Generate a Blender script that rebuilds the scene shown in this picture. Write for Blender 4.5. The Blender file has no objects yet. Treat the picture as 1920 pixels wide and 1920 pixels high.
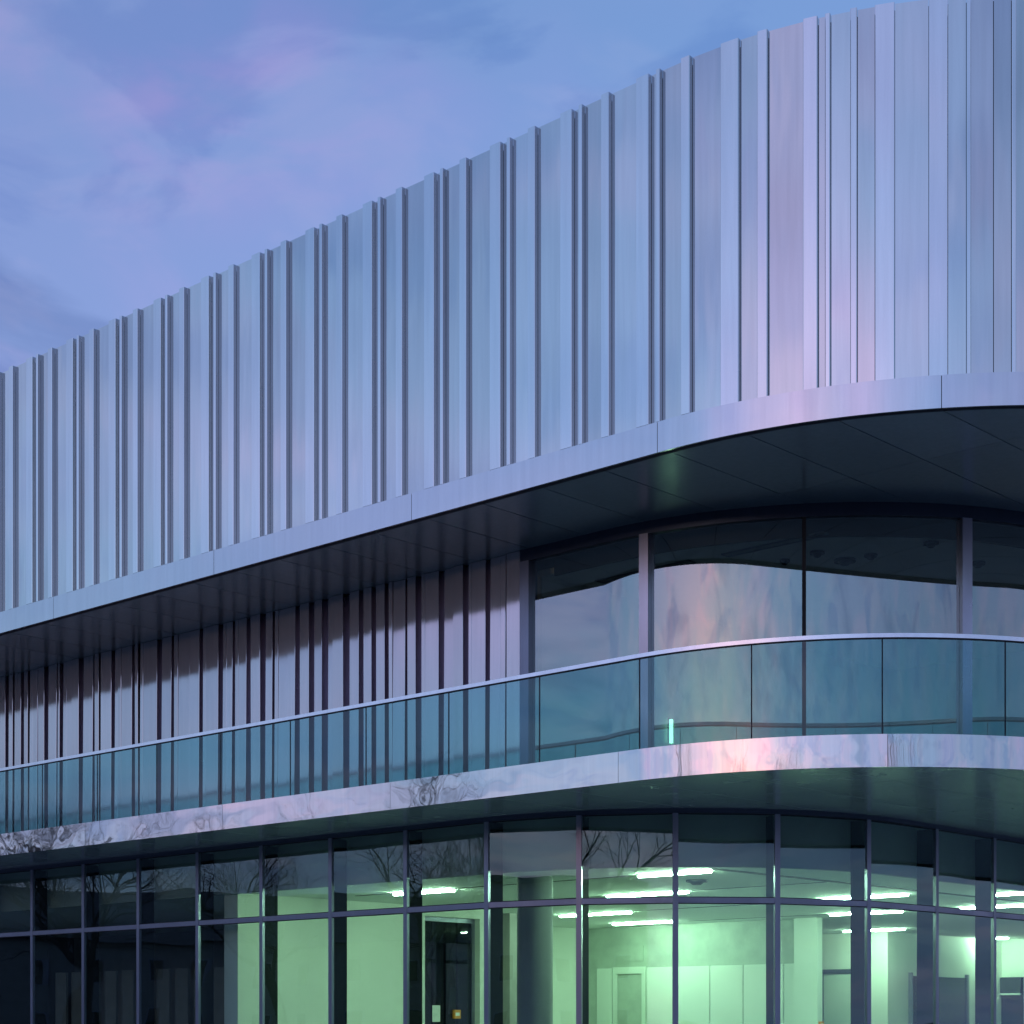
import bpy, math, random
from math import radians as rad
random.seed(7)
SC = bpy.context.scene
COL = SC.collection

# ------------------------------------------------------------------ camera
cam = bpy.data.cameras.new('camera'); cam_o = bpy.data.objects.new('camera', cam); COL.objects.link(cam_o)
cam.sensor_width = 36.0; cam.sensor_fit = 'HORIZONTAL'
cam.lens = 36.0 * 3345 / 1920
cam.shift_y = (1918 - 960) / 1920            # architectural shift: verticals stay vertical
cam.clip_start = 0.1; cam.clip_end = 5000
YAW = math.atan2(3345, 3620)                  # facade recedes to the left
cam_o.location = (0, 0, 1.6)
cam_o.rotation_euler = (rad(90), 0, YAW)
SC.camera = cam_o

# ------------------------------------------------------------------ world: dusk sky with thin clouds
SUN_EL, SUN_AZ = rad(1.5), rad(180)
wd = bpy.data.worlds.new('World'); SC.world = wd; wd.use_nodes = True
nt = wd.node_tree; N = nt.nodes; L = nt.links
for n in list(N): N.remove(n)
def wn(t, **k):
    n = N.new(t)
    for a, b in k.items(): setattr(n, a, b)
    return n
def wmath(op, a, b=None):
    n = wn('ShaderNodeMath', operation=op)
    for i, v in enumerate((a, b)):
        if v is None: continue
        if isinstance(v, (int, float)): n.inputs[i].default_value = v
        else: L.new(v, n.inputs[i])
    return n.outputs[0]
def wmix(fac, a, b, mode='MIX'):
    n = wn('ShaderNodeMix', data_type='RGBA', blend_type=mode)
    for i, v in ((0, fac), (6, a), (7, b)):
        if isinstance(v, (int, float)): n.inputs[i].default_value = v
        elif isinstance(v, tuple): n.inputs[i].default_value = v + (1,)
        else: L.new(v, n.inputs[i])
    return n.outputs[2]
sky = wn('ShaderNodeTexSky', sky_type='NISHITA', sun_disc=False, sun_elevation=SUN_EL, sun_rotation=SUN_AZ,
         altitude=0, air_density=1.0, dust_density=0.6, ozone_density=3.0)
tc = wn('ShaderNodeTexCoord'); sp = wn('ShaderNodeSeparateXYZ'); L.new(tc.outputs['Generated'], sp.inputs[0])
zz = wmath('ADD', wmath('MAXIMUM', sp.outputs[2], 0.0), 0.16)
cb = wn('ShaderNodeCombineXYZ')
L.new(wmath('DIVIDE', sp.outputs[0], zz), cb.inputs[0]); L.new(wmath('DIVIDE', sp.outputs[1], zz), cb.inputs[1])
def cloud(scale, lo, hi, off, detail=6, dist=0.6):
    mp = wn('ShaderNodeMapping'); mp.inputs['Location'].default_value = off; mp.inputs['Scale'].default_value = (1, 1, 1)
    L.new(cb.outputs[0], mp.inputs[0])
    n = wn('ShaderNodeTexNoise'); n.inputs['Scale'].default_value = scale; n.inputs['Detail'].default_value = detail
    n.inputs['Roughness'].default_value = 0.52; n.inputs['Distortion'].default_value = dist
    L.new(mp.outputs[0], n.inputs['Vector'])
    r = wn('ShaderNodeMapRange', interpolation_type='SMOOTHSTEP'); r.inputs[1].default_value = lo; r.inputs[2].default_value = hi
    L.new(n.outputs['Fac'], r.inputs[0]); return r.outputs[0]
base = wmix(1.0, sky.outputs[0], (1.10, 1.04, 1.18), 'MULTIPLY')
hz = wn('ShaderNodeMapRange', interpolation_type='SMOOTHSTEP')
for i, v in zip((1, 2, 3, 4), (0.03, 0.20, 0.85, 0.36)): hz.inputs[i].default_value = v
L.new(sp.outputs[2], hz.inputs[0])
base = wmix(hz.outputs[0], base, (0.57, 0.82, 1.42))
def veil(fac, amount, tint):
    return wmix(wmath('MULTIPLY', fac, amount), base, wmix(1.0, base, tint, 'MULTIPLY'))
base = veil(cloud(1.1, 0.42, 0.62, (3.1, 1.7, 0), 4), 0.75, (1.34, 1.03, 1.07))
base = veil(cloud(2.6, 0.50, 0.66, (0.4, 5.2, 2), 7, 0.9), 0.60, (1.38, 1.06, 1.04))
pd = wn('ShaderNodeVectorMath', operation='DISTANCE'); L.new(cb.outputs[0], pd.inputs[0]); pd.inputs[1].default_value = (-1.14, 0.90, 0)
pr = wn('ShaderNodeMapRange', interpolation_type='SMOOTHSTEP')
for i, v in zip((1, 2, 3, 4), (0.02, 0.26, 1.0, 0.0)): pr.inputs[i].default_value = v
L.new(pd.outputs['Value'], pr.inputs[0])
base = veil(wmath('MULTIPLY', pr.outputs[0], cloud(5.0, 0.38, 0.62, (1.2, 0.3, 4), 7, 0.8)), 0.75, (1.42, 1.0, 1.03))   # the pink cloud in view
base = veil(cloud(2.1, 0.50, 0.66, (7.7, 2.2, 5), 7, 0.9), 0.80, (0.70, 0.74, 0.80))
base = veil(cloud(3.6, 0.50, 0.60, (2.3, 9.1, 1), 8, 0.5), 0.50, (1.30, 1.10, 1.02))
base = veil(cloud(4.2, 0.51, 0.61, (5.6, 3.3, 8), 8, 0.5), 0.60, (0.70, 0.78, 0.90))
bg = wn('ShaderNodeBackground'); bg.inputs['Strength'].default_value = 0.15
L.new(base, bg.inputs[0]); wo = wn('ShaderNodeOutputWorld'); L.new(bg.outputs[0], wo.inputs[0])

sun = bpy.data.lights.new('sun', 'SUN'); sun.energy = 0.08; sun.angle = rad(4); sun.color = (1.0, 0.80, 0.66)
sun_o = bpy.data.objects.new('sun', sun); COL.objects.link(sun_o)
sun_o.rotation_euler = (rad(90) - SUN_EL, 0, rad(180) - SUN_AZ)

SC.view_settings.view_transform = 'Standard'; SC.view_settings.look = 'None'
SC.view_settings.exposure = 1.95; SC.view_settings.gamma = 1; SC.view_settings.use_curve_mapping = False
cy = SC.cycles
cy.use_denoising = True; cy.max_bounces = 9; cy.diffuse_bounces = 4; cy.glossy_bounces = 5
cy.transmission_bounces = 4; cy.transparent_max_bounces = 12; cy.sample_clamp_indirect = 6
cy.caustics_reflective = False; cy.caustics_refractive = False

# ------------------------------------------------------------------ materials
MATS = {}
class MB:
    def __init__(s, name):
        s.m = bpy.data.materials.new(name); s.m.use_nodes = True; s.t = s.m.node_tree
        for n in list(s.t.nodes): s.t.nodes.remove(n)
        s.out = s.n('ShaderNodeOutputMaterial'); MATS[name] = s.m
    def n(s, t, **k):
        n = s.t.nodes.new(t)
        for a, b in k.items(): setattr(n, a, b)
        return n
    def set(s, node, key, v):
        i = node.inputs[key]
        if isinstance(v, bpy.types.NodeSocket): s.t.links.new(v, i)
        elif isinstance(v, tuple) and len(v) == 3 and i.type == 'RGBA': i.default_value = v + (1,)
        else: i.default_value = v
        return node
    def noise(s, scale, vec=(1, 1, 1), detail=3, rough=0.5, rand=False):
        tc = s.n('ShaderNodeTexCoord'); mp = s.n('ShaderNodeMapping'); mp.inputs['Scale'].default_value = vec
        s.t.links.new(tc.outputs['Object'], mp.inputs[0])
        if rand:
            oi = s.n('ShaderNodeObjectInfo'); mu = s.n('ShaderNodeMath', operation='MULTIPLY'); mu.inputs[1].default_value = 57.0
            s.t.links.new(oi.outputs['Random'], mu.inputs[0]); s.t.links.new(mu.outputs[0], mp.inputs['Location'])
        n = s.n('ShaderNodeTexNoise'); n.inputs['Scale'].default_value = scale; n.inputs['Detail'].default_value = detail
        n.inputs['Roughness'].default_value = rough; s.t.links.new(mp.outputs[0], n.inputs['Vector']); return n.outputs['Fac']
    def ramp(s, fac, lo, hi, a=0.0, b=1.0):
        r = s.n('ShaderNodeMapRange'); s.t.links.new(fac, r.inputs[0])
        for i, v in zip((1, 2, 3, 4), (lo, hi, a, b)): r.inputs[i].default_value = v
        return r.outputs[0]
    def mix(s, fac, a, b, mode='MIX'):
        n = s.n('ShaderNodeMix', data_type='RGBA', blend_type=mode)
        s.set(n, 0, fac); s.set(n, 6, a); s.set(n, 7, b); return n.outputs[2]
    def bump(s, h, strength, dist=1.0):
        b = s.n('ShaderNodeBump'); b.inputs['Strength'].default_value = strength; b.inputs['Distance'].default_value = dist
        s.t.links.new(h, b.inputs['Height']); return b.outputs[0]
    def finish(s, sh): s.t.links.new(sh, s.out.inputs[0]); return s.m
    def principled(s, col, rough, metal=0.0, normal=None, spec=0.5, **k):
        p = s.n('ShaderNodeBsdfPrincipled')
        s.set(p, 'Base Color', col); s.set(p, 'Roughness', rough); s.set(p, 'Metallic', metal); s.set(p, 'Specular IOR Level', spec)
        if normal is not None: s.t.links.new(normal, p.inputs['Normal'])
        for a, b in k.items(): s.set(p, a, b)
        return s.finish(p.outputs[0])

def metal(name, col, rough, wave=0.0015, wvec=(2.2, 2.2, 0.45), var=0.06, metallic=1.0):
    b = MB(name)
    oi = b.n('ShaderNodeObjectInfo')
    k = b.ramp(oi.outputs['Random'], 0, 1, 1 - var, 1 + var * 0.4)
    st = b.ramp(b.noise(1.0, (14, 14, 0.6), 4, 0.6, True), 0.3, 0.7, 0.94, 1.03)
    mm = b.n('ShaderNodeMath', operation='MULTIPLY'); b.set(mm, 0, k); b.set(mm, 1, st)
    c = b.n('ShaderNodeVectorMath', operation='SCALE'); c.inputs[0].default_value = col; b.set(c, 'Scale', mm.outputs[0])
    rr = b.ramp(b.noise(2.5, (1, 1, 0.4), 4, 0.6, True), 0.3, 0.7, rough * 0.82, rough * 1.2)
    h = b.noise(1.0, wvec, 2, 0.5, True)
    return b.principled(c.outputs[0], rr, metallic, b.bump(h, 1.0, wave))
metal('clad_metal', (0.91, 0.85, 0.77), 0.075, 0.005, var=0.13)
metal('rib_metal', (0.97, 0.92, 0.85), 0.11, 0.002, var=0.03)
metal('fascia_metal', (0.74, 0.70, 0.73), 0.015, 0.006, (0.9, 0.9, 1.2), 0.02)
metal('band_metal', (0.80, 0.76, 0.74), 0.13, 0.004, (0.9, 0.9, 1.2), 0.02)
metal('recess_metal', (0.76, 0.69, 0.70), 0.10, 0.0025, (2.5, 2.5, 0.4), 0.08, 0.72)
metal('rib_shade_side_metal', (0.40, 0.43, 0.47), 0.24, 0.001)  # shade of the ribs' right faces put into a darker metal colour
metal('recess_shade_metal', (0.42, 0.38, 0.46), 0.32, 0.001)  # recess shade put into the colour of right returns and channel backs
metal('soffit_metal', (0.56, 0.66, 0.68), 0.20, 0.002, (1, 1, 1), 0.10, 0.5)
metal('frame_metal', (0.29, 0.30, 0.38), 0.34, 0.0005, (1, 1, 1), 0.03, 0.75)
metal('head_metal', (0.07, 0.085, 0.13), 0.35, 0.0005, (1, 1, 1), 0.03, 0.6)
metal('mullion_light_metal', (0.50, 0.48, 0.55), 0.30, 0.0005, (1, 1, 1), 0.03)
metal('rail_metal', (0.88, 0.87, 0.92), 0.22, 0.0005, (1, 1, 1), 0.02)
def plain(name, col, rough, nscale=6.0, var=0.08, bump=0.002, spec=0.4):
    b = MB(name); n = b.noise(nscale, (1, 1, 1), 5, 0.6)
    f = b.ramp(n, 0.3, 0.7, 1 - var, 1 + var)
    c = b.n('ShaderNodeVectorMath', operation='SCALE'); c.inputs[0].default_value = col; b.set(c, 'Scale', f)
    return b.principled(c.outputs[0], rough, 0.0, b.bump(n, 0.4, bump), spec)
plain('gasket_black', (0.012, 0.013, 0.018), 0.6)
plain('backing_dark', (0.03, 0.032, 0.04), 0.7)
plain('wall_paint', (0.80, 0.82, 0.76), 0.55, 2.0, 0.03)
plain('wall_grey_green', (0.40, 0.46, 0.40), 0.6, 2.5, 0.12)
plain('ceiling_paint', (0.72, 0.76, 0.72), 0.7, 3.0, 0.02)
plain('ceiling_dark', (0.78, 0.8, 0.77), 0.7, 3.0, 0.04)
plain('bulkhead_grey', (0.38, 0.43, 0.41), 0.6, 3.0, 0.05)
plain('fin_dark', (0.022, 0.025, 0.028), 0.9, 6.0, 0.08, 0.002, 0.1)
plain('floor_stone', (0.30, 0.31, 0.30), 0.25, 3.0, 0.1)
plain('column_plaster', (0.24, 0.255, 0.27), 0.6, 2.0, 0.06)
plain('slot_dark', (0.05, 0.055, 0.055), 0.6)
plain('panel_laminate', (0.66, 0.72, 0.66), 0.35, 1.5, 0.03)
plain('asphalt', (0.05, 0.05, 0.053), 0.85, 30.0, 0.25, 0.004)
plain('paving_stone', (0.44, 0.44, 0.43), 0.7, 8.0, 0.18, 0.003)
plain('bark', (0.07, 0.058, 0.05), 0.9, 12.0, 0.3, 0.01)
plain('render_wall', (0.30, 0.29, 0.28), 0.8, 3.0, 0.1)
plain('roof_tile', (0.12, 0.11, 0.115), 0.8, 9.0, 0.2, 0.01)
plain('device_dark', (0.035, 0.037, 0.04), 0.5)
plain('paper_white', (0.8, 0.8, 0.78), 0.7)
plain('box_orange', (0.75, 0.28, 0.05), 0.5)
plain('concrete_roof', (0.3, 0.3, 0.3), 0.8)
def glass(name, tint, refl, wave, wscale, rcol=(1, 1, 1), rough=0.0):
    b = MB(name)
    n = b.noise(wscale, (1, 1, 0.8), 1, 0.4, True); nb = b.bump(n, 1.0, wave)
    lw = b.n('ShaderNodeLayerWeight'); lw.inputs[0].default_value = 0.5
    pw = b.n('ShaderNodeMath', operation='POWER'); b.set(pw, 0, lw.outputs['Facing']); pw.inputs[1].default_value = 5.0
    fr = b.n('ShaderNodeMath', operation='MULTIPLY_ADD', use_clamp=True); b.set(fr, 0, pw.outputs[0]); fr.inputs[1].default_value = 1 - refl; fr.inputs[2].default_value = refl
    ge = b.n('ShaderNodeNewGeometry'); bf = b.n('ShaderNodeMath', operation='SUBTRACT'); bf.inputs[0].default_value = 1.0; b.set(bf, 1, ge.outputs['Backfacing'])
    sc = b.n('ShaderNodeMath', operation='MULTIPLY'); b.set(sc, 0, fr.outputs[0]); b.set(sc, 1, bf.outputs[0])
    tint = tuple(math.sqrt(c) for c in tint)      # a pane has two faces
    tr = b.n('ShaderNodeBsdfTransparent'); tr.inputs[0].default_value = tint + (1,)
    gl = b.n('ShaderNodeBsdfGlossy'); gl.inputs['Color'].default_value = rcol + (1,); gl.inputs['Roughness'].default_value = rough
    b.t.links.new(nb, gl.inputs['Normal'])
    mx = b.n('ShaderNodeMixShader'); b.set(mx, 0, sc.outputs[0]); b.t.links.new(tr.outputs[0], mx.inputs[1]); b.t.links.new(gl.outputs[0], mx.inputs[2])
    return b.finish(mx.outputs[0])
glass('curtain_glass', (0.70, 0.84, 0.76), 0.13, 0.010, 0.55, (0.64, 0.86, 0.92))
glass('upper_glass', (0.86, 0.93, 0.86), 0.38, 0.0035, 0.40, (0.84, 0.94, 0.90))
glass('balustrade_glass', (0.33, 0.65, 0.67), 0.07, 0.004, 0.6, (0.8, 0.95, 1.0))
glass('dark_glass', (0.16, 0.2, 0.18), 0.05, 0.001, 0.5)
def emit(name, col, k):
    b = MB(name); e = b.n('ShaderNodeEmission'); e.inputs[0].default_value = col + (1,); e.inputs[1].default_value = k
    return b.finish(e.outputs[0])
emit('tube_glow', (0.60, 1.0, 0.67), 60.0)
emit('tube_dim', (0.50, 1.0, 0.62), 1.2)

# ------------------------------------------------------------------ helpers
def link(name, me, mat, parent=None, sharp=30):
    if mat: me.materials.append(MATS[mat])
    if sharp:
        me.shade_smooth(); me.set_sharp_from_angle(angle=rad(sharp))
    o = bpy.data.objects.new(name, me); COL.objects.link(o)
    if parent is not None: o.parent = parent
    return o
def mesh(v, f):
    me = bpy.data.meshes.new('mesh'); me.from_pydata(v, [], f); me.update(); return me
def prism_data(pts, z1, z2):
    n = len(pts)
    a = sum(pts[i][0] * pts[(i + 1) % n][1] - pts[(i + 1) % n][0] * pts[i][1] for i in range(n))
    if a < 0: pts = pts[::-1]
    v = [(x, y, z1) for x, y in pts] + [(x, y, z2) for x, y in pts]
    f = [tuple(range(n - 1, -1, -1)), tuple(range(n, 2 * n))] + [(i, (i + 1) % n, n + (i + 1) % n, n + i) for i in range(n)]
    return v, f
def prism(name, pts, z1, z2, mat, parent=None, sharp=30):
    return link(name, mesh(*prism_data(list(pts), z1, z2)), mat, parent, sharp)
def box(name, x1, x2, y1, y2, z1, z2, mat, parent=None):
    return prism(name, [(x1, y1), (x2, y1), (x2, y2), (x1, y2)], z1, z2, mat, parent, 0)
def empty(name, loc=(0, 0, 0), parent=None):
    o = bpy.data.objects.new(name, None); o.location = loc; o.empty_display_size = 0.3; COL.objects.link(o); o.parent = parent; return o
def tag(o, label, cat, group=None):
    o['label'] = label; o['category'] = cat
    if group: o['group'] = group
    return o
def structure(o): o['kind'] = 'structure'; return o

class Path:
    """plan line of a facade: straight front, round corner, straight side"""
    def __init__(s, yf, x0, R): s.yf, s.x0, s.R = yf, x0, R; s.q = R * math.pi / 2
    def at(s, t, off=0.0):                     # off > 0 : into the building
        if t <= 0: return (s.x0 + t, s.yf + off)
        if t >= s.q: return (s.x0 + s.R - off, s.yf + s.R + t - s.q)
        a = t / s.R; r = s.R - off
        return (s.x0 + r * math.sin(a), s.yf + s.R - r * math.cos(a))
    def samples(s, a, b, step=0.12):
        out = [a]
        lo, hi = max(a, 0.0), min(b, s.q)
        if hi > lo:
            if lo > a: out.append(lo)
            k = max(1, int(math.ceil((hi - lo) / step)))
            out += [lo + (hi - lo) * i / k for i in range(1, k + 1)]
            if out[-1] > b - 1e-9: out[-1] = b
        if b - out[-1] > 1e-6: out.append(b)
        return out
    def front(s, x, off=0.0):                  # y of the line at a given x
        r = s.R - off
        if x <= s.x0: return s.yf + off
        d = min(x - s.x0, r)
        return s.yf + s.R - math.sqrt(max(r * r - d * d, 0))
    def strip(s, a, b, o1, o2, step=0.12):
        t = s.samples(a, b, step)
        return [s.at(q, o1) for q in t] + [s.at(q, o2) for q in reversed(t)]
    def region(s, off, xmin=-38.0, ymax=47.0, step=0.15):
        t = s.samples(xmin - s.x0, s.q + ymax - s.yf - s.R, step)
        return [s.at(q, off) for q in t] + [(xmin, ymax)]
U = Path(16.08, -12.50, 5.67)     # upper volume
S = Path(16.06, -12.92, 4.25)     # balcony slab
G = Path(18.21, -15.20, 4.90)     # first floor wall
T = Path(17.75, -16.95, 4.15)     # ground floor curtain wall
Z_SLAB0, Z_SLAB1, Z_RAIL, Z_SOF, Z_FAS, Z_TOP = 4.39, 4.75, 5.856, 8.11, 8.46, 12.50

# ------------------------------------------------------------------ ground
structure(prism('ground', [(1500 * math.cos(a * math.pi / 24), 1500 * math.sin(a * math.pi / 24)) for a in range(48)], -0.4, 0.0, 'asphalt', None, 0))
structure(prism('pavement', [(-60, 8), (-4, 8), (6, 14), (6, 60), (-60, 60)], 0.0, 0.12, 'paving_stone', None, 0))

# ------------------------------------------------------------------ the building
B = empty('curved_building')
tag(B, 'three level building with ribbed metal upper volume, glass balcony and lit glazed ground floor', 'building')

# --- upper volume: core, cladding panels and ribs
core = prism('upper_volume', U.region(0.20), Z_SOF + 0.06, Z_TOP - 0.012, 'backing_dark', B)
RIB_D = 0.064
def rib_profile(P, a, b, d, base, ch=0.007):
    # plan outline of a folded rib standing d proud of 'base'
    f = base - d
    return [P.at(a, base), P.at(a, f + ch), P.at(a + ch, f), P.at(b - ch, f), P.at(b, f + ch), P.at(b, base)]
BASE = 0.02 + RIB_D
ribs = []
k = 0
while True:
    o = -1.165 * k
    if o < -18: break
    ribs += [(-0.25 + o - 0.18, -0.25 + o), (-0.088 + o - 0.052, -0.088 + o), (-0.84 + o - 0.118, -0.84 + o)]
    k += 1
ribs += [(0.215, 0.335)]
ribs += [(0.73, 0.955), (1.18, 1.30), (1.71, 1.87), (1.955, 2.01), (2.23, 2.30), (2.49, 2.70), (3.06, 3.26), (3.455, 3.50), (3.93, 3.975), (4.30, 4.48), (4.75, 4.80), (5.05, 5.17), (5.6, 5.8), (6.1, 6.15), (6.4, 6.5)]
for k in range(6):
    o = 7.9 + 1.165 * k
    ribs += [(o - 0.18, o), (o + 0.11, o + 0.162), (o + 0.457, o + 0.575)]
ribs.sort()
for a, b in ribs:
    # on the round corner the folds are shallower and flatter
    d = RIB_D if b < 0.5 else (0.05 if b < 2.4 else 0.03)
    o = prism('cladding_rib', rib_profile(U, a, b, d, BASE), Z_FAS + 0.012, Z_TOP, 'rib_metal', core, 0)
    o.data.materials.append(MATS['rib_shade_side_metal'])
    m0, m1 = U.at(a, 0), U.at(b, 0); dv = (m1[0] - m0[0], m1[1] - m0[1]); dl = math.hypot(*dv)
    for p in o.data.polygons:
        if (p.normal.x * dv[0] + p.normal.y * dv[1]) / dl > 0.9: p.material_index = 1  # right face takes the painted shade tone
edges = [(-19.0, None)]
prev = -18.6
extra = [3.74]
for a, b in ribs + [(14.9, 14.9)]:
    cuts = [prev] + [c for c in extra if prev < c < a] + [a]
    for p, q in zip(cuts[:-1], cuts[1:]):
        if q - p > 0.03:
            g = 0.004
            prism('cladding_panel', [U.at(p + g, BASE - 0.001), U.at(q - g, BASE - 0.001), U.at(q - g, BASE + 0.05), U.at(p + g, BASE + 0.05)],
                  Z_FAS + 0.012, Z_TOP - 0.004, 'clad_metal', core, 0)
    prev = b
prism('parapet_cap', U.strip(-24, U.q + 20, 0.16, 0.45), Z_TOP - 0.12, Z_TOP - 0.08, 'backing_dark', B)
prism('roof', U.region(0.46), Z_TOP - 0.5, Z_TOP - 0.30, 'concrete_roof', B)

# --- fascia band below the cladding
fas = prism('upper_fascia', U.strip(-24, U.q + 20, 0.035, 0.16), Z_SOF + 0.015, Z_FAS - 0.004, 'backing_dark', B)
fj = [-24.6, -20.6, -16.55, -12.41, -8.25, -4.13, -0.10, 3.19, 6.6, 9.0, 14, 20]
for a, b in zip(fj[:-1], fj[1:]):
    prism('fascia_panel', U.strip(a + 0.004, b - 0.004, 0.0, 0.03, 0.06), Z_SOF, Z_FAS, 'band_metal', fas, 25)

# --- soffit of the upper volume
def soffit(parent, P, Wl, xs, ysplit, z, mat, lip, ymax=40.0):
    for a, b in zip(xs[:-1], xs[1:]):
        a2, b2 = a + 0.008, b - 0.008
        if b2 > P.x0 + P.R - lip - 0.02: b2 = P.x0 + P.R - lip - 0.02
        if b2 - a2 < 0.05: continue
        n = 1 if b2 <= P.x0 else 8
        xx = [a2 + (b2 - a2) * i / n for i in range(n + 1)]
        fr = [(x, P.front(x, lip)) for x in xx]
        nb = 1 if b2 <= Wl.x0 else 8
        xb = [a2 + (b2 - a2) * i / nb for i in range(nb + 1)]
        bk = [(x, (Wl.front(x, -0.02) + 0.10) if x < Wl.x0 + Wl.R - 0.02 else ymax) for x in xb]
        ys = [y for y in ysplit if y > max(q[1] for q in fr) + 0.1 and y < min(q[1] for q in bk) - 0.1]
        lo = fr
        for y in ys:
            prism('soffit_panel', lo + [(b2, y - 0.004), (a2, y - 0.004)], z, z + 0.02, mat, parent, 0)
            lo = [(a2, y + 0.004), (b2, y + 0.004)]
        prism('soffit_panel', lo + bk[::-1], z, z + 0.02, mat, parent, 0)
sof = prism('upper_soffit', U.region(0.17), Z_SOF + 0.055, Z_SOF + 0.065, 'gasket_black', B)
xs = [-13.53 + i * 0.995 for i in range(-22, 8)]
soffit(sof, U, G, xs, [18.47, 22.5, 26.5, 30.5], Z_SOF + 0.03, 'soffit_metal', 0.036)

# --- recessed first floor cladding
X_END = -1.50                                   # path position where the cladding meets the glazing
rec = prism('first_floor_wall', [(-38, 18.36), (G.at(X_END)[0], 18.36), (G.at(X_END)[0], 18.56), (-38, 18.56)], Z_SLAB1 - 0.1, Z_SOF + 0.05, 'backing_dark', B)
bands = [(-14.64, .11), (-14.4, .08), (-14.11, .12), (-13.87, .04), (-13.72, 0), (-13.56, .04), (-13.32, .13), (-12.93, .04), (-12.83, .10), (-12.62, 0), (-12.43, 0),
 (-12.21, .12), (-11.8, .10), (-11.58, .05), (-11.21, .10), (-11.01, .03), (-10.91, 0), (-10.6, .11), (-10.41, .04), (-10.29, 0), (-10.1, 0), (-9.88, .13), (-9.49, .10),
 (-9.29, 0), (-8.98, 0), (-8.71, .10), (-8.53, 0), (-8.2, .11), (-8.0, 0), (-7.85, .09), (-7.68, 0), (-7.48, .14), (-7.11, .12), (-6.83, .06), (-6.69, 0), (-6.46, 0),
 (-6.28, .14), (-5.93, .13), (-5.63, .14), (-5.37, 0), (-5.13, .14), (-4.79, .12), (-4.5, .11), (-4.21, .09), (-4.05, 0), (-3.79, .07), (-3.55, .12), (-3.36, 0),
 (-3.08, .10), (-2.78, 0), (-2.58, .10), (-2.42, 0), (-2.15, .08), (-1.87, 0), (-1.77, .04)]
bands = [(s - 4.56 * 2, d) for s, d in bands[:26]] + [(s - 4.56, d) for s, d in bands[5:25] if s - 4.56 < -14.75 and s - 4.56 > -17.6] + bands
bands = sorted(set(bands))
prev = -22.0
zz1, zz2 = Z_SLAB1 + 0.02, Z_SOF + 0.025
for s, d in bands:
    # folded tray: face plane, then a step back on its right-hand side
    if s - prev > 0.02:
        fo = 0.0 if d > 0 else 0.004
        o = prism('wall_panel', [G.at(prev + 0.004, 0.15), G.at(prev + 0.004, fo + .004), G.at(prev + 0.008, fo), G.at(s - 0.006, fo), G.at(s, fo + .006), G.at(s, 0.15)], zz1, zz2, 'recess_metal', rec, 0)
        lean = random.uniform(-0.022, 0.022)
        for vv in o.data.vertices:
            if vv.co.z > 6: vv.co.y += lean + (0.012 if vv.co.y < 18.3 else 0)
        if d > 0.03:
            me = o.data; me.materials.append(MATS['recess_shade_metal'])
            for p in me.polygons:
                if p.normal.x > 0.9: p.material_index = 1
    if d > 0.03:
        prism('recess_channel', [G.at(s + 0.001, 0.125), G.at(s + d * 0.95, 0.125), G.at(s + d * 0.95, 0.15), G.at(s + 0.001, 0.15)], zz1, zz2, 'recess_shade_metal', rec, 0)
        prev = s + d * 0.95
    else: prev = s
prism('wall_panel', [G.at(-1.73, 0.0), G.at(X_END + 0.02, 0.0), G.at(X_END + 0.02, 0.15), G.at(-1.73, 0.15)], zz1, zz2, 'recess_metal', rec, 0)

# --- first floor glazing
gl1 = prism('first_floor_glazing', G.strip(X_END + 0.03, G.q + 12, 0.0, 0.14), Z_SOF - 0.135, Z_SOF + 0.05, 'head_metal', B)
prism('sill_rail', G.strip(X_END + 0.03, G.q + 12, 0.0, 0.14), Z_SLAB1 + 0.03, Z_SLAB1 + 0.14, 'frame_metal', gl1)
gz1, gz2 = Z_SLAB1 + 0.142, Z_SOF - 0.137
prism('end_post', G.strip(-1.465, -1.30, -0.02, 0.16), gz1, gz2, 'frame_metal', gl1, 0)
mull1 = [(0.62, 0.755, 'mullion_light_metal'), (2.785, 2.83, 'gasket_black'), (4.82, 4.955, 'mullion_light_metal'), (6.9, 7.03, 'mullion_light_metal'), (9.0, 9.13, 'frame_metal'), (11.2, 11.33, 'frame_metal'), (13.4, 13.53, 'frame_metal')]
prev = -1.30
for a, b, m in mull1:
    d = 0.0 if m == 'gasket_black' else -0.035
    prism('mullion', G.strip(a, b, d, 0.15, 0.05), gz1, gz2, m, gl1, 25)
    prism('glass_pane', G.strip(prev + 0.003, a - 0.003, 0.05, 0.056, 0.05), gz1 + 0.003, gz2 - 0.003, 'upper_glass', gl1, 25).data.materials[0] = MATS['upper_glass']
    prev = b

# --- balcony slab, its fascia and soffit
slab = prism('balcony_slab', S.region(0.16), Z_SLAB0 + 0.07, Z_SLAB1 - 0.006, 'backing_dark', B)
fj = [-25, -21.5, -18.1, -14.6, -11.06, -7.6, -4.09, -0.24, 2.97, 6.1, 9.5, 14, 20]
for a, b in zip(fj[:-1], fj[1:]):
    prism('fascia_panel', S.strip(a + 0.003, b - 0.003, 0.0, 0.03, 0.05), Z_SLAB0, Z_SLAB1, 'fascia_metal', slab, 25)
prism('slab_edge', S.strip(-25, S.q + 16, 0.034, 0.155), Z_SLAB0 + 0.02, Z_SLAB1 - 0.012, 'backing_dark', slab)
xs2 = [-13.11 + i * 1.13 for i in range(-21, 6)]
soffit(slab, S, T, xs2, [18.3, 21.5, 25, 28.5], Z_SLAB0 + 0.035, 'soffit_metal', 0.036)

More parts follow.
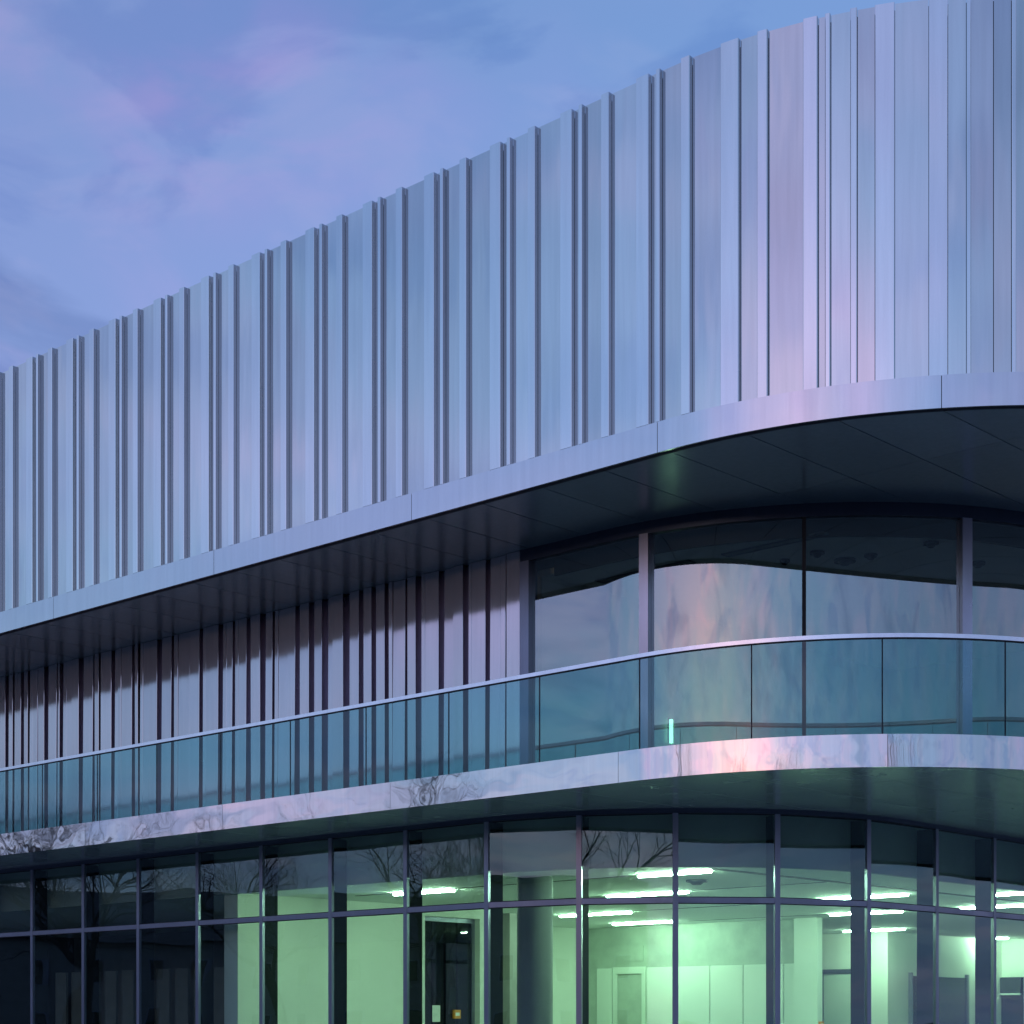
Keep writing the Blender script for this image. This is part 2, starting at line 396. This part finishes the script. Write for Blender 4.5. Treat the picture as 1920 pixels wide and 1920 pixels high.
# --- glass balustrade
bal = prism('balustrade', S.strip(-25, S.q + 14, 0.035, 0.10, 0.06), Z_RAIL - 0.045, Z_RAIL, 'rail_metal', B, 25)
bj = [0.03 - 1.55 * i for i in range(16, -1, -1)] + [1.47, 2.92, 4.34, 5.78, 7.3, 8.8, 10.3]
for a, b in zip(bj[:-1], bj[1:]):
    prism('glass_pane', S.strip(a + 0.007, b - 0.007, 0.055, 0.067, 0.05), Z_SLAB1 + 0.002, Z_RAIL - 0.047, 'balustrade_glass', bal, 25)
    prism('glass_joint', S.strip(b - 0.0068, b + 0.0068, 0.055, 0.067, 0.05), Z_SLAB1 + 0.002, Z_RAIL - 0.047, 'gasket_black', bal, 0)
prism('rail_gasket', S.strip(-25, S.q + 14, 0.042, 0.080, 0.06), Z_RAIL - 0.058, Z_RAIL - 0.046, 'gasket_black', bal, 25)

# --- ground floor curtain wall
Z_TR = 3.215; ZG0, ZG1 = 0.16, 4.36
cw = prism('curtain_wall', T.strip(-24, T.q + 24, -0.01, 0.16, 0.3), ZG1, Z_SLAB0 + 0.075, 'head_metal', B)
ms = [-1.52 - 1.617 * i for i in range(12, 0, -1)] + [-1.52, 0.08, 1.54, 2.83, 4.20, 5.68, 7.37, 9.08] + [9.08 + 1.7 * i for i in range(1, 10)]
MW = 0.075
for s in ms:
    prism('mullion', [T.at(s - MW / 2, -0.02), T.at(s + MW / 2, -0.02), T.at(s + MW / 2, 0.030), T.at(s - MW / 2, 0.030)], 0.12, ZG1 - 0.002, 'frame_metal', cw, 0)
    prism('mullion_fin', [T.at(s - 0.036, 0.032), T.at(s + 0.036, 0.032), T.at(s + 0.036, 0.29), T.at(s - 0.036, 0.29)], 0.12, ZG1 - 0.002, 'fin_dark', cw, 0)
for a, b in zip(ms[:-1], ms[1:]):
    a2, b2 = a + MW / 2 + 0.002, b - MW / 2 - 0.002
    def quad(o1, o2): return [T.at(a2, o1), T.at(b2, o1), T.at(b2, o2), T.at(a2, o2)]
    prism('transom', quad(-0.016, 0.085), Z_TR - 0.036, Z_TR + 0.036, 'frame_metal', cw, 0)
    prism('bottom_rail', quad(-0.04, 0.09), 0.12, ZG0, 'frame_metal', cw, 0)
    for z1, z2 in ((ZG0 + 0.002, Z_TR - 0.048), (Z_TR + 0.048, ZG1 - 0.014)):
        prism('glass_pane', quad(0.004, 0.010), z1, z2, 'curtain_glass', cw, 0)
    for z1, z2 in ((Z_TR - 0.047, Z_TR - 0.037), (Z_TR + 0.037, Z_TR + 0.047), (ZG1 - 0.013, ZG1 - 0.003)):
        prism('gasket', quad(-0.004, 0.05), z1, z2, 'gasket_black', cw, 0)

# --- ground floor interior
Z_C = 3.70
prism('ground_floor_slab', T.region(0.28), 0.12, 0.15, 'floor_stone', B)
gc = prism('ground_floor_ceiling', T.region(0.42), Z_C, Z_C + 0.1, 'ceiling_paint', B)
prism('bulkhead', T.strip(-24, T.q + 24, 0.34, 0.41, 0.2), Z_C - 0.02, 4.5, 'bulkhead_grey', B)
box('ceiling_slot', -14.55, -14.40, 19.3, 44, Z_C - 0.004, Z_C + 0.02, 'slot_dark', gc)
for x1, x2, y in ((-21.9, -21.05, 19.9), (-19.55, -15.9, 19.85), (-17.1, -14.6, 22.7), (-22, -18.9, 22.7), (-21.05, -16.7, 26.1), (-22.25, -18.9, 29.45), (-17.1, -16.05, 29.4)):
    box('ceiling_slot', x1, x2, y - 0.025, y + 0.025, Z_C - 0.005, Z_C + 0.02, 'slot_dark', gc)
ZT = Z_C - 0.002
WALL = 'wall_paint'
w1 = box('partition_wall', -23.15, -22.80, 18.15, 22.38, 0.15, ZT, WALL, B)
box('door_header', -23.15, -22.80, 22.38, 23.80, 3.52, ZT, WALL, B)
box('partition_wall', -23.15, -22.80, 23.80, 24.3, 0.15, ZT, WALL, B)
dr = box('glazed_door', -22.99, -22.96, 22.45, 23.73, 0.16, 3.44, 'dark_glass', B)
for a, b in ((22.38, 22.45), (23.73, 23.80)): box('door_frame', -23.03, -22.93, a, b, 0.15, 3.52, 'frame_metal', dr)
box('door_frame', -23.03, -22.93, 22.45, 23.73, 3.44, 3.52, 'frame_metal', dr)
for y in (22.78, 23.1, 23.42): box('door_joint', -23.04, -23.0, y - 0.01, y + 0.01, 0.16, 3.43, 'gasket_black', dr)
box('partition_wall', -26.15, -25.80, 24.3, 30.30, 0.15, ZT, WALL, B)
box('partition_wall', -25.80, -23.16, 24.0, 24.29, 0.15, ZT, WALL, B)
# back wall with laminate panels and a door
bw = box('back_wall', -26.2, -19.9, 30.34, 30.6, 0.15, ZT, 'wall_grey_green', B)
for a, b in ((-25.45, -25.0), (-24.05, -23.2), (-23.2, -22.35), (-22.35, -21.5), (-21.5, -20.5), (-20.5, -20.15)):
    box('laminate_panel', a + 0.012, b - 0.012, 30.30, 30.336, 0.15, 2.80, 'panel_laminate', bw)
d2 = box('inner_door', -24.85, -24.17, 30.31, 30.336, 0.15, 2.66, 'wall_grey_green', B)
for a, b in ((-24.97, -24.86), (-24.16, -24.06)): box('door_frame', a, b, 30.28, 30.337, 0.15, 2.82, 'panel_laminate', d2)
box('door_frame', -24.86, -24.16, 30.28, 30.337, 2.67, 2.82, 'panel_laminate', d2)
box('wall_grille', -24.75, -24.15, 30.315, 30.338, 2.95, 3.28, 'wall_grey_green', bw)
box('partition_wall', -20.15, -19.6, 30.15, 30.33, 0.15, ZT, 'panel_laminate', B)
# rear rooms seen through the corner
w6 = box('rear_wall', -26.15, -21.5, 36.0, 36.3, 0.15, ZT, WALL, B)
box('partition_wall', -21.8, -21.5, 36.3, 41.5, 0.15, ZT, WALL, B)
w8 = box('rear_wall', -38, -12.6, 41.5, 41.8, 0.15, ZT, WALL, B)
d3 = box('inner_door', -23.2, -22.4, 35.96, 35.996, 0.15, 2.75, 'panel_laminate', B)
for a, b in ((-23.3, -23.21), (-22.39, -22.3)): box('door_frame', a, b, 35.93, 35.997, 0.15, 2.86, 'frame_metal', d3)
box('door_frame', -23.21, -22.39, 35.93, 35.997, 2.76, 2.86, 'frame_metal', d3)
for y1, y2 in ((37.0, 39.6),):
    o = box('dark_window', -21.49, -21.46, y1, y2, 0.15, 2.70, 'dark_glass', B)
    box('window_backing', -21.499, -21.491, y1, y2, 0.15, 2.70, 'device_dark', o)
    for a, b in ((y1 - 0.08, y1), (y2, y2 + 0.08)): box('window_frame', -21.499, -21.42, a, b, 0.15, 2.78, 'frame_metal', o)
o = box('dark_window', -23.1, -20.9, 41.46, 41.49, 0.15, 2.75, 'dark_glass', B)
box('window_backing', -23.1, -20.9, 41.491, 41.499, 0.15, 2.75, 'device_dark', o)
box('window_blind', -23.05, -20.95, 41.40, 41.45, 2.35, 2.74, 'device_dark', o)
box('window_blind_rail', -23.05, -20.95, 41.38, 41.45, 2.30, 2.345, 'panel_laminate', o)
# round column just behind the glass
cx, cyy, cr = -17.2, 19.1, 0.26
prism('column', [(cx + cr * math.cos(i * math.pi / 24), cyy + cr * math.sin(i * math.pi / 24)) for i in range(48)], 0.15, ZT, 'column_plaster', B)
prism('column', [(-15.4 + .22 * math.cos(i * math.pi / 24), 33.0 + .22 * math.sin(i * math.pi / 24)) for i in range(48)], 0.15, ZT, 'wall_paint', B)
# dark room on the left
box('partition_wall', -38, -23.16, 25.0, 25.25, 0.15, ZT, 'render_wall', B)
for i in range(14):
    x = -34 + i * 0.62
    prism('curtain_fold', [(x, 22.0), (x + 0.2, 21.9), (x + 0.42, 22.0), (x + 0.42, 22.05), (x, 22.05)], 0.15, 2.7, 'render_wall', B, 0)

# --- first floor interior
prism('first_floor_ceiling', G.region(0.45), 7.86, 7.95, 'ceiling_dark', B)
prism('first_floor_slab', G.region(0.2), 4.76, 4.79, 'floor_stone', B)
prism('bulkhead', G.strip(-1.2, G.q + 12, 0.40, 0.44, 0.2), 7.82, 8.12, 'device_dark', B)
box('partition_wall', -17.0, -16.62, 18.6, 27.9, 4.79, 7.858, 'wall_paint', B)
box('partition_wall', -17.0, -9.9, 27.9, 28.2, 4.79, 7.858, 'wall_paint', B)
box('rear_closure', -38, -37.8, 16.6, 46.8, 0.1, Z_TOP - 0.6, 'backing_dark', B)
box('rear_closure', -37.79, -6.9, 46.6, 46.79, 0.1, Z_TOP - 0.6, 'backing_dark', B)

# ------------------------------------------------------------------ things in the rooms
def ceiling_light(x1, x2, y, label):
    t = empty('ceiling_light', ((x1 + x2) / 2, y, Z_C - 0.034))
    tag(t, label, 'ceiling light', 'linear lights on the ground floor ceiling')
    h = (x2 - x1) / 2
    def bx(n, a, b, c, d, e, f, m): return box(n, a, b, c, d, e, f, m, t)
    bx('housing', -h, h, -0.05, 0.05, 0.022, 0.033, 'ceiling_paint')
    bx('tube', -h + 0.02, h - 0.02, -0.018, 0.018, -0.008, 0.0215, 'tube_glow')
    return t
ceiling_light(-21.0, -19.6, 19.9, 'glowing linear ceiling light left of the round column, nearest the pale green wall')
ceiling_light(-15.85, -14.55, 19.78, 'glowing linear ceiling light highest in the picture, close behind the rounded glass corner')
ceiling_light(-18.85, -17.15, 22.7, 'long bright ceiling light just above the transom, right of the round column')
ceiling_light(-22.9, -21.1, 26.15, 'glowing ceiling light just below the transom, right beside the round column')
ceiling_light(-24.0, -22.3, 29.1, 'lowest ceiling light in front of the laminate panelled back wall')
ceiling_light(-18.8, -17.2, 29.35, 'glowing ceiling light right of the panelled wall, just below the transom')
ceiling_light(-16.6, -14.9, 25.6, 'thin ceiling light above the transom at the middle of the rounded corner')
ceiling_light(-22.0, -20.4, 34.9, 'ceiling light above the inner door in the rear room')
ceiling_light(-16.0, -14.7, 29.3, 'ceiling light above the transom at the right edge of the picture')
ceiling_light(-22.4, -20.7, 40.3, 'farthest and lowest ceiling light above the dark rear window, right edge')
ceiling_light(-14.0, -13.3, 26.6, 'very short ceiling light beside the dark ceiling slot near the side glass')

def disc(name, r, z1, z2, mat, parent, n=20, r2=None):
    r2 = r if r2 is None else r2
    v = [(r * math.cos(2 * math.pi * i / n), r * math.sin(2 * math.pi * i / n), z2) for i in range(n)] + [(r2 * math.cos(2 * math.pi * i / n), r2 * math.sin(2 * math.pi * i / n), z1) for i in range(n)]
    f = [tuple(range(n)), tuple(range(2 * n - 1, n - 1, -1))] + [(n + i, n + (i + 1) % n, (i + 1) % n, i) for i in range(n)]
    return link(name, mesh(v, f), mat, parent)
def detector(x, y, z, r, label):
    t = empty('ceiling_detector', (x, y, z)); tag(t, label, 'detector', 'devices on the ceilings')
    disc('base', r, -0.03, -0.001, 'device_dark', t, 20); disc('sensor', r * 0.7, -0.07, -0.031, 'device_dark', t, 20, r * 0.4)
    return t
detector(-13.65, 20.2, 7.858, 0.07, 'small dark ceiling sensor left of the thin first floor glass joint')
detector(-13.1, 20.15, 7.858, 0.10, 'round ceiling detector just right of the thin first floor glass joint')
detector(-13.05, 20.75, 7.858, 0.15, 'largest round ceiling fitting behind the first floor corner glass')
detector(-12.65, 20.75, 7.858, 0.09, 'ceiling detector next to and right of the largest round fitting')
detector(-11.75, 20.75, 7.858, 0.10, 'ceiling detector close to the wide pale first floor mullion')
detector(-11.8, 22.1, 7.858, 0.10, 'ceiling detector right of the wide pale first floor mullion')
detector(-15.8, 21.1, Z_C, 0.16, 'round dark device on the lit ground floor ceiling')
def vent(x1, x2, y, label):
    t = empty('air_vent', ((x1 + x2) / 2, y, 7.858)); tag(t, label, 'air vent', 'linear vents in the first floor ceiling'); h = (x2 - x1) / 2
    for a, b, c, d in ((-h, h, -0.09, -0.075), (-h, h, 0.075, 0.09), (-h, -h + 0.015, -0.0749, 0.0749), (h - 0.015, h, -0.0749, 0.0749)):
        box('frame', a, b, c, d, -0.018, -0.001, 'column_plaster', t)
    box('grille', -h + 0.016, h - 0.016, -0.074, 0.074, -0.006, -0.001, 'device_dark', t)
    for yy in (-0.03, 0.0, 0.03): box('slat', -h + 0.016, h - 0.016, yy - 0.004, yy + 0.004, -0.016, -0.0065, 'bulkhead_grey', t)
vent(-16.25, -14.6, 19.4, 'linear air vent left of the first wide mullion on the first floor ceiling')
vent(-14.1, -12.5, 19.45, 'linear air vent behind the widest curved first floor pane')
t = empty('wall_light', (-16.6, 21.5, 5.82)); tag(t, 'vertical greenish tube light glowing behind the balcony glass', 'wall light')
box('bracket', -0.018, 0.0, -0.03, 0.03, 0.0, 0.40, 'frame_metal', t); box('tube', 0.001, 0.04, -0.02, 0.02, 0.02, 0.38, 'tube_dim', t)
t = box('paper_notice', -22.958, -22.955, 22.72, 22.92, 1.62, 1.92, 'paper_white'); tag(t, 'white paper notice stuck on the dark glazed door', 'notice')
t = empty('orange_box', (-22.955, 23.32, 1.68)); tag(t, 'small orange box on the dark glazed door beside the notice', 'box')
box('body', 0.0, 0.05, -0.08, 0.08, 0.0, 0.16, 'box_orange', t); box('plate', 0.0501, 0.054, -0.05, 0.05, 0.05, 0.11, 'paper_white', t)
t = empty('orange_call_point', (-19.595, 30.24, 1.50)); tag(t, 'small orange call point on the wall right of the laminate panels', 'call point')
box('body', 0.0, 0.05, -0.06, 0.06, 0.0, 0.13, 'box_orange', t); box('plate', 0.0501, 0.054, -0.035, 0.035, 0.04, 0.09, 'paper_white', t)

# ------------------------------------------------------------------ across the street (seen mirrored in the glass and metal)
def bare_tree(seed, H):
    rng = random.Random(seed); tv, tf, bv, bf = [], [], [], []
    from mathutils import Vector
    def tube(V, F, p, q, r1, r2, n):
        d = (q - p).normalized(); a = d.orthogonal().normalized(); b = d.cross(a); k = len(V)
        for c, r in ((p, r1), (q, r2)):
            for i in range(n):
                t = 2 * math.pi * i / n; V.append(tuple(c + a * (r * math.cos(t)) + b * (r * math.sin(t))))
        for i in range(n): F.append((k + i, k + (i + 1) % n, k + n + (i + 1) % n, k + n + i))
    def grow(p, d, ln, r, lv):
        segs = 3 if lv < 3 else 2
        for s in range(segs):
            d2 = (d + Vector((rng.gauss(0, .13), rng.gauss(0, .13), rng.gauss(.03, .08)))).normalized()
            q = p + d2 * (ln / segs); r2 = r * 0.86
            tube(tv if lv == 0 else bv, tf if lv == 0 else bf, p, q, r, r2, 7 if lv < 2 else 4)
            p, d, r = q, d2, r2
            if lv < 5 and (s > 0 or lv > 0):
                for _ in range(2 if lv < 4 else 2):
                    ax = Vector((rng.gauss(0, 1), rng.gauss(0, 1), rng.gauss(0.25, .5))).normalized()
                    nd = (d * 0.75 + ax * 0.75).normalized()
                    grow(p, nd, ln * rng.uniform(.52, .72), r * rng.uniform(.45, .6), lv + 1)
    grow(Vector((0, 0, 0)), Vector((0, 0, 1)), H * 0.40, H * 0.020, 0)
    return mesh(tv, tf), mesh(bv, bf)
protos = [bare_tree(s, h) for s, h in ((3, 15.0), (11, 17.0), (23, 13.0))]
spots = [(-66, -9, 0, 'bare tree mirrored at the far left end of the balcony edge'), (-78, -16, 1, 'tall bare tree mirrored in the second pane from the left'),
 (-60, -15, 2, 'small bare tree mirrored above the pane where the dark room ends'), (-54, -18, 0, 'bare tree mirrored in the pane above the glazed door'), (-70, -34, 1, 'tall bare tree mirrored left of the round column'),
 (-9, -38, 0, 'bare tree mirrored in the balcony edge at the rounded corner'), (4, -36, 1, 'tall bare tree mirrored at the right of the balcony edge'), (18, -28, 2, 'small bare tree mirrored at the right end of the balcony edge'),
 (30, -14, 1, 'tall bare tree across the side street, mirrored at the right edge'), (-28, -36, 1, 'tall bare tree mirrored where the balcony edge begins to curve')]
made = set()
for i, (x, y, k, lab) in enumerate(spots):
    t = empty('bare_tree', (x, y, 0)); t.rotation_euler.z = i * 1.3; tag(t, lab, 'tree', 'bare trees across the street')
    tm, bm = protos[k]
    for nm, me in (('trunk', tm), ('crown', bm)):
        if not me.materials: me.materials.append(MATS['bark'])
        o = bpy.data.objects.new(nm, me); COL.objects.link(o); o.parent = t
def house(loc, rz, w, d, h, roof, label, flat=False):
    t = empty('neighbour_building', loc); t.rotation_euler.z = rz; tag(t, label, 'building', 'buildings across the street')
    wl = box('wall', -w / 2, w / 2, -d / 2, d / 2, 0, h, 'render_wall', t)
    if flat: box('roof', -w / 2 - .3, w / 2 + .3, -d / 2 - .3, d / 2 + .3, h + 0.001, h + .35, 'roof_tile', t)
    else:
        v = [(-w / 2 - .5, -d / 2 - .5, h + .002), (w / 2 + .5, -d / 2 - .5, h + .002), (w / 2 + .5, d / 2 + .5, h + .002), (-w / 2 - .5, d / 2 + .5, h + .002), (-w / 2 + 1, 0, h + roof), (w / 2 - 1, 0, h + roof)]
        link('roof', mesh(v, [(0, 1, 5, 4), (2, 3, 4, 5), (1, 2, 5), (3, 0, 4), (3, 2, 1, 0)]), 'roof_tile', t, 0)
    nx = max(2, int(w / 3.2))
    for fl in range(max(1, int(h / 3.2))):
        for i in range(nx):
            x = -w / 2 + (i + .5) * w / nx; z = 0.9 + fl * 3.1
            o = box('window', x - .6, x + .6, d / 2 + .002, d / 2 + .05, z, z + 1.5, 'frame_metal', t); box('pane', x - .52, x + .52, d / 2 + .051, d / 2 + .06, z + .08, z + 1.42, 'dark_glass', o)
house((-98, -32, 0), rad(-62), 52, 14, 6.6, 3.6, 'long low hipped roof building mirrored in the left ground floor panes')
house((-66, -56, 0), rad(-45), 34, 14, 6.4, 3.4, 'broad hipped roof building mirrored in the middle panes')
house((-22, -64, 0), rad(0), 76, 12, 9.6, 0, 'flat roofed block sized to screen the low sunset glow, mirrored at the rounded corner', True)  # out of view; widened and raised to block low sun glow from the glass
house((44, -40, 0), rad(45), 22, 12, 9.5, 0, 'tall flat roofed block across the side street, mirrored at the right edge', True)
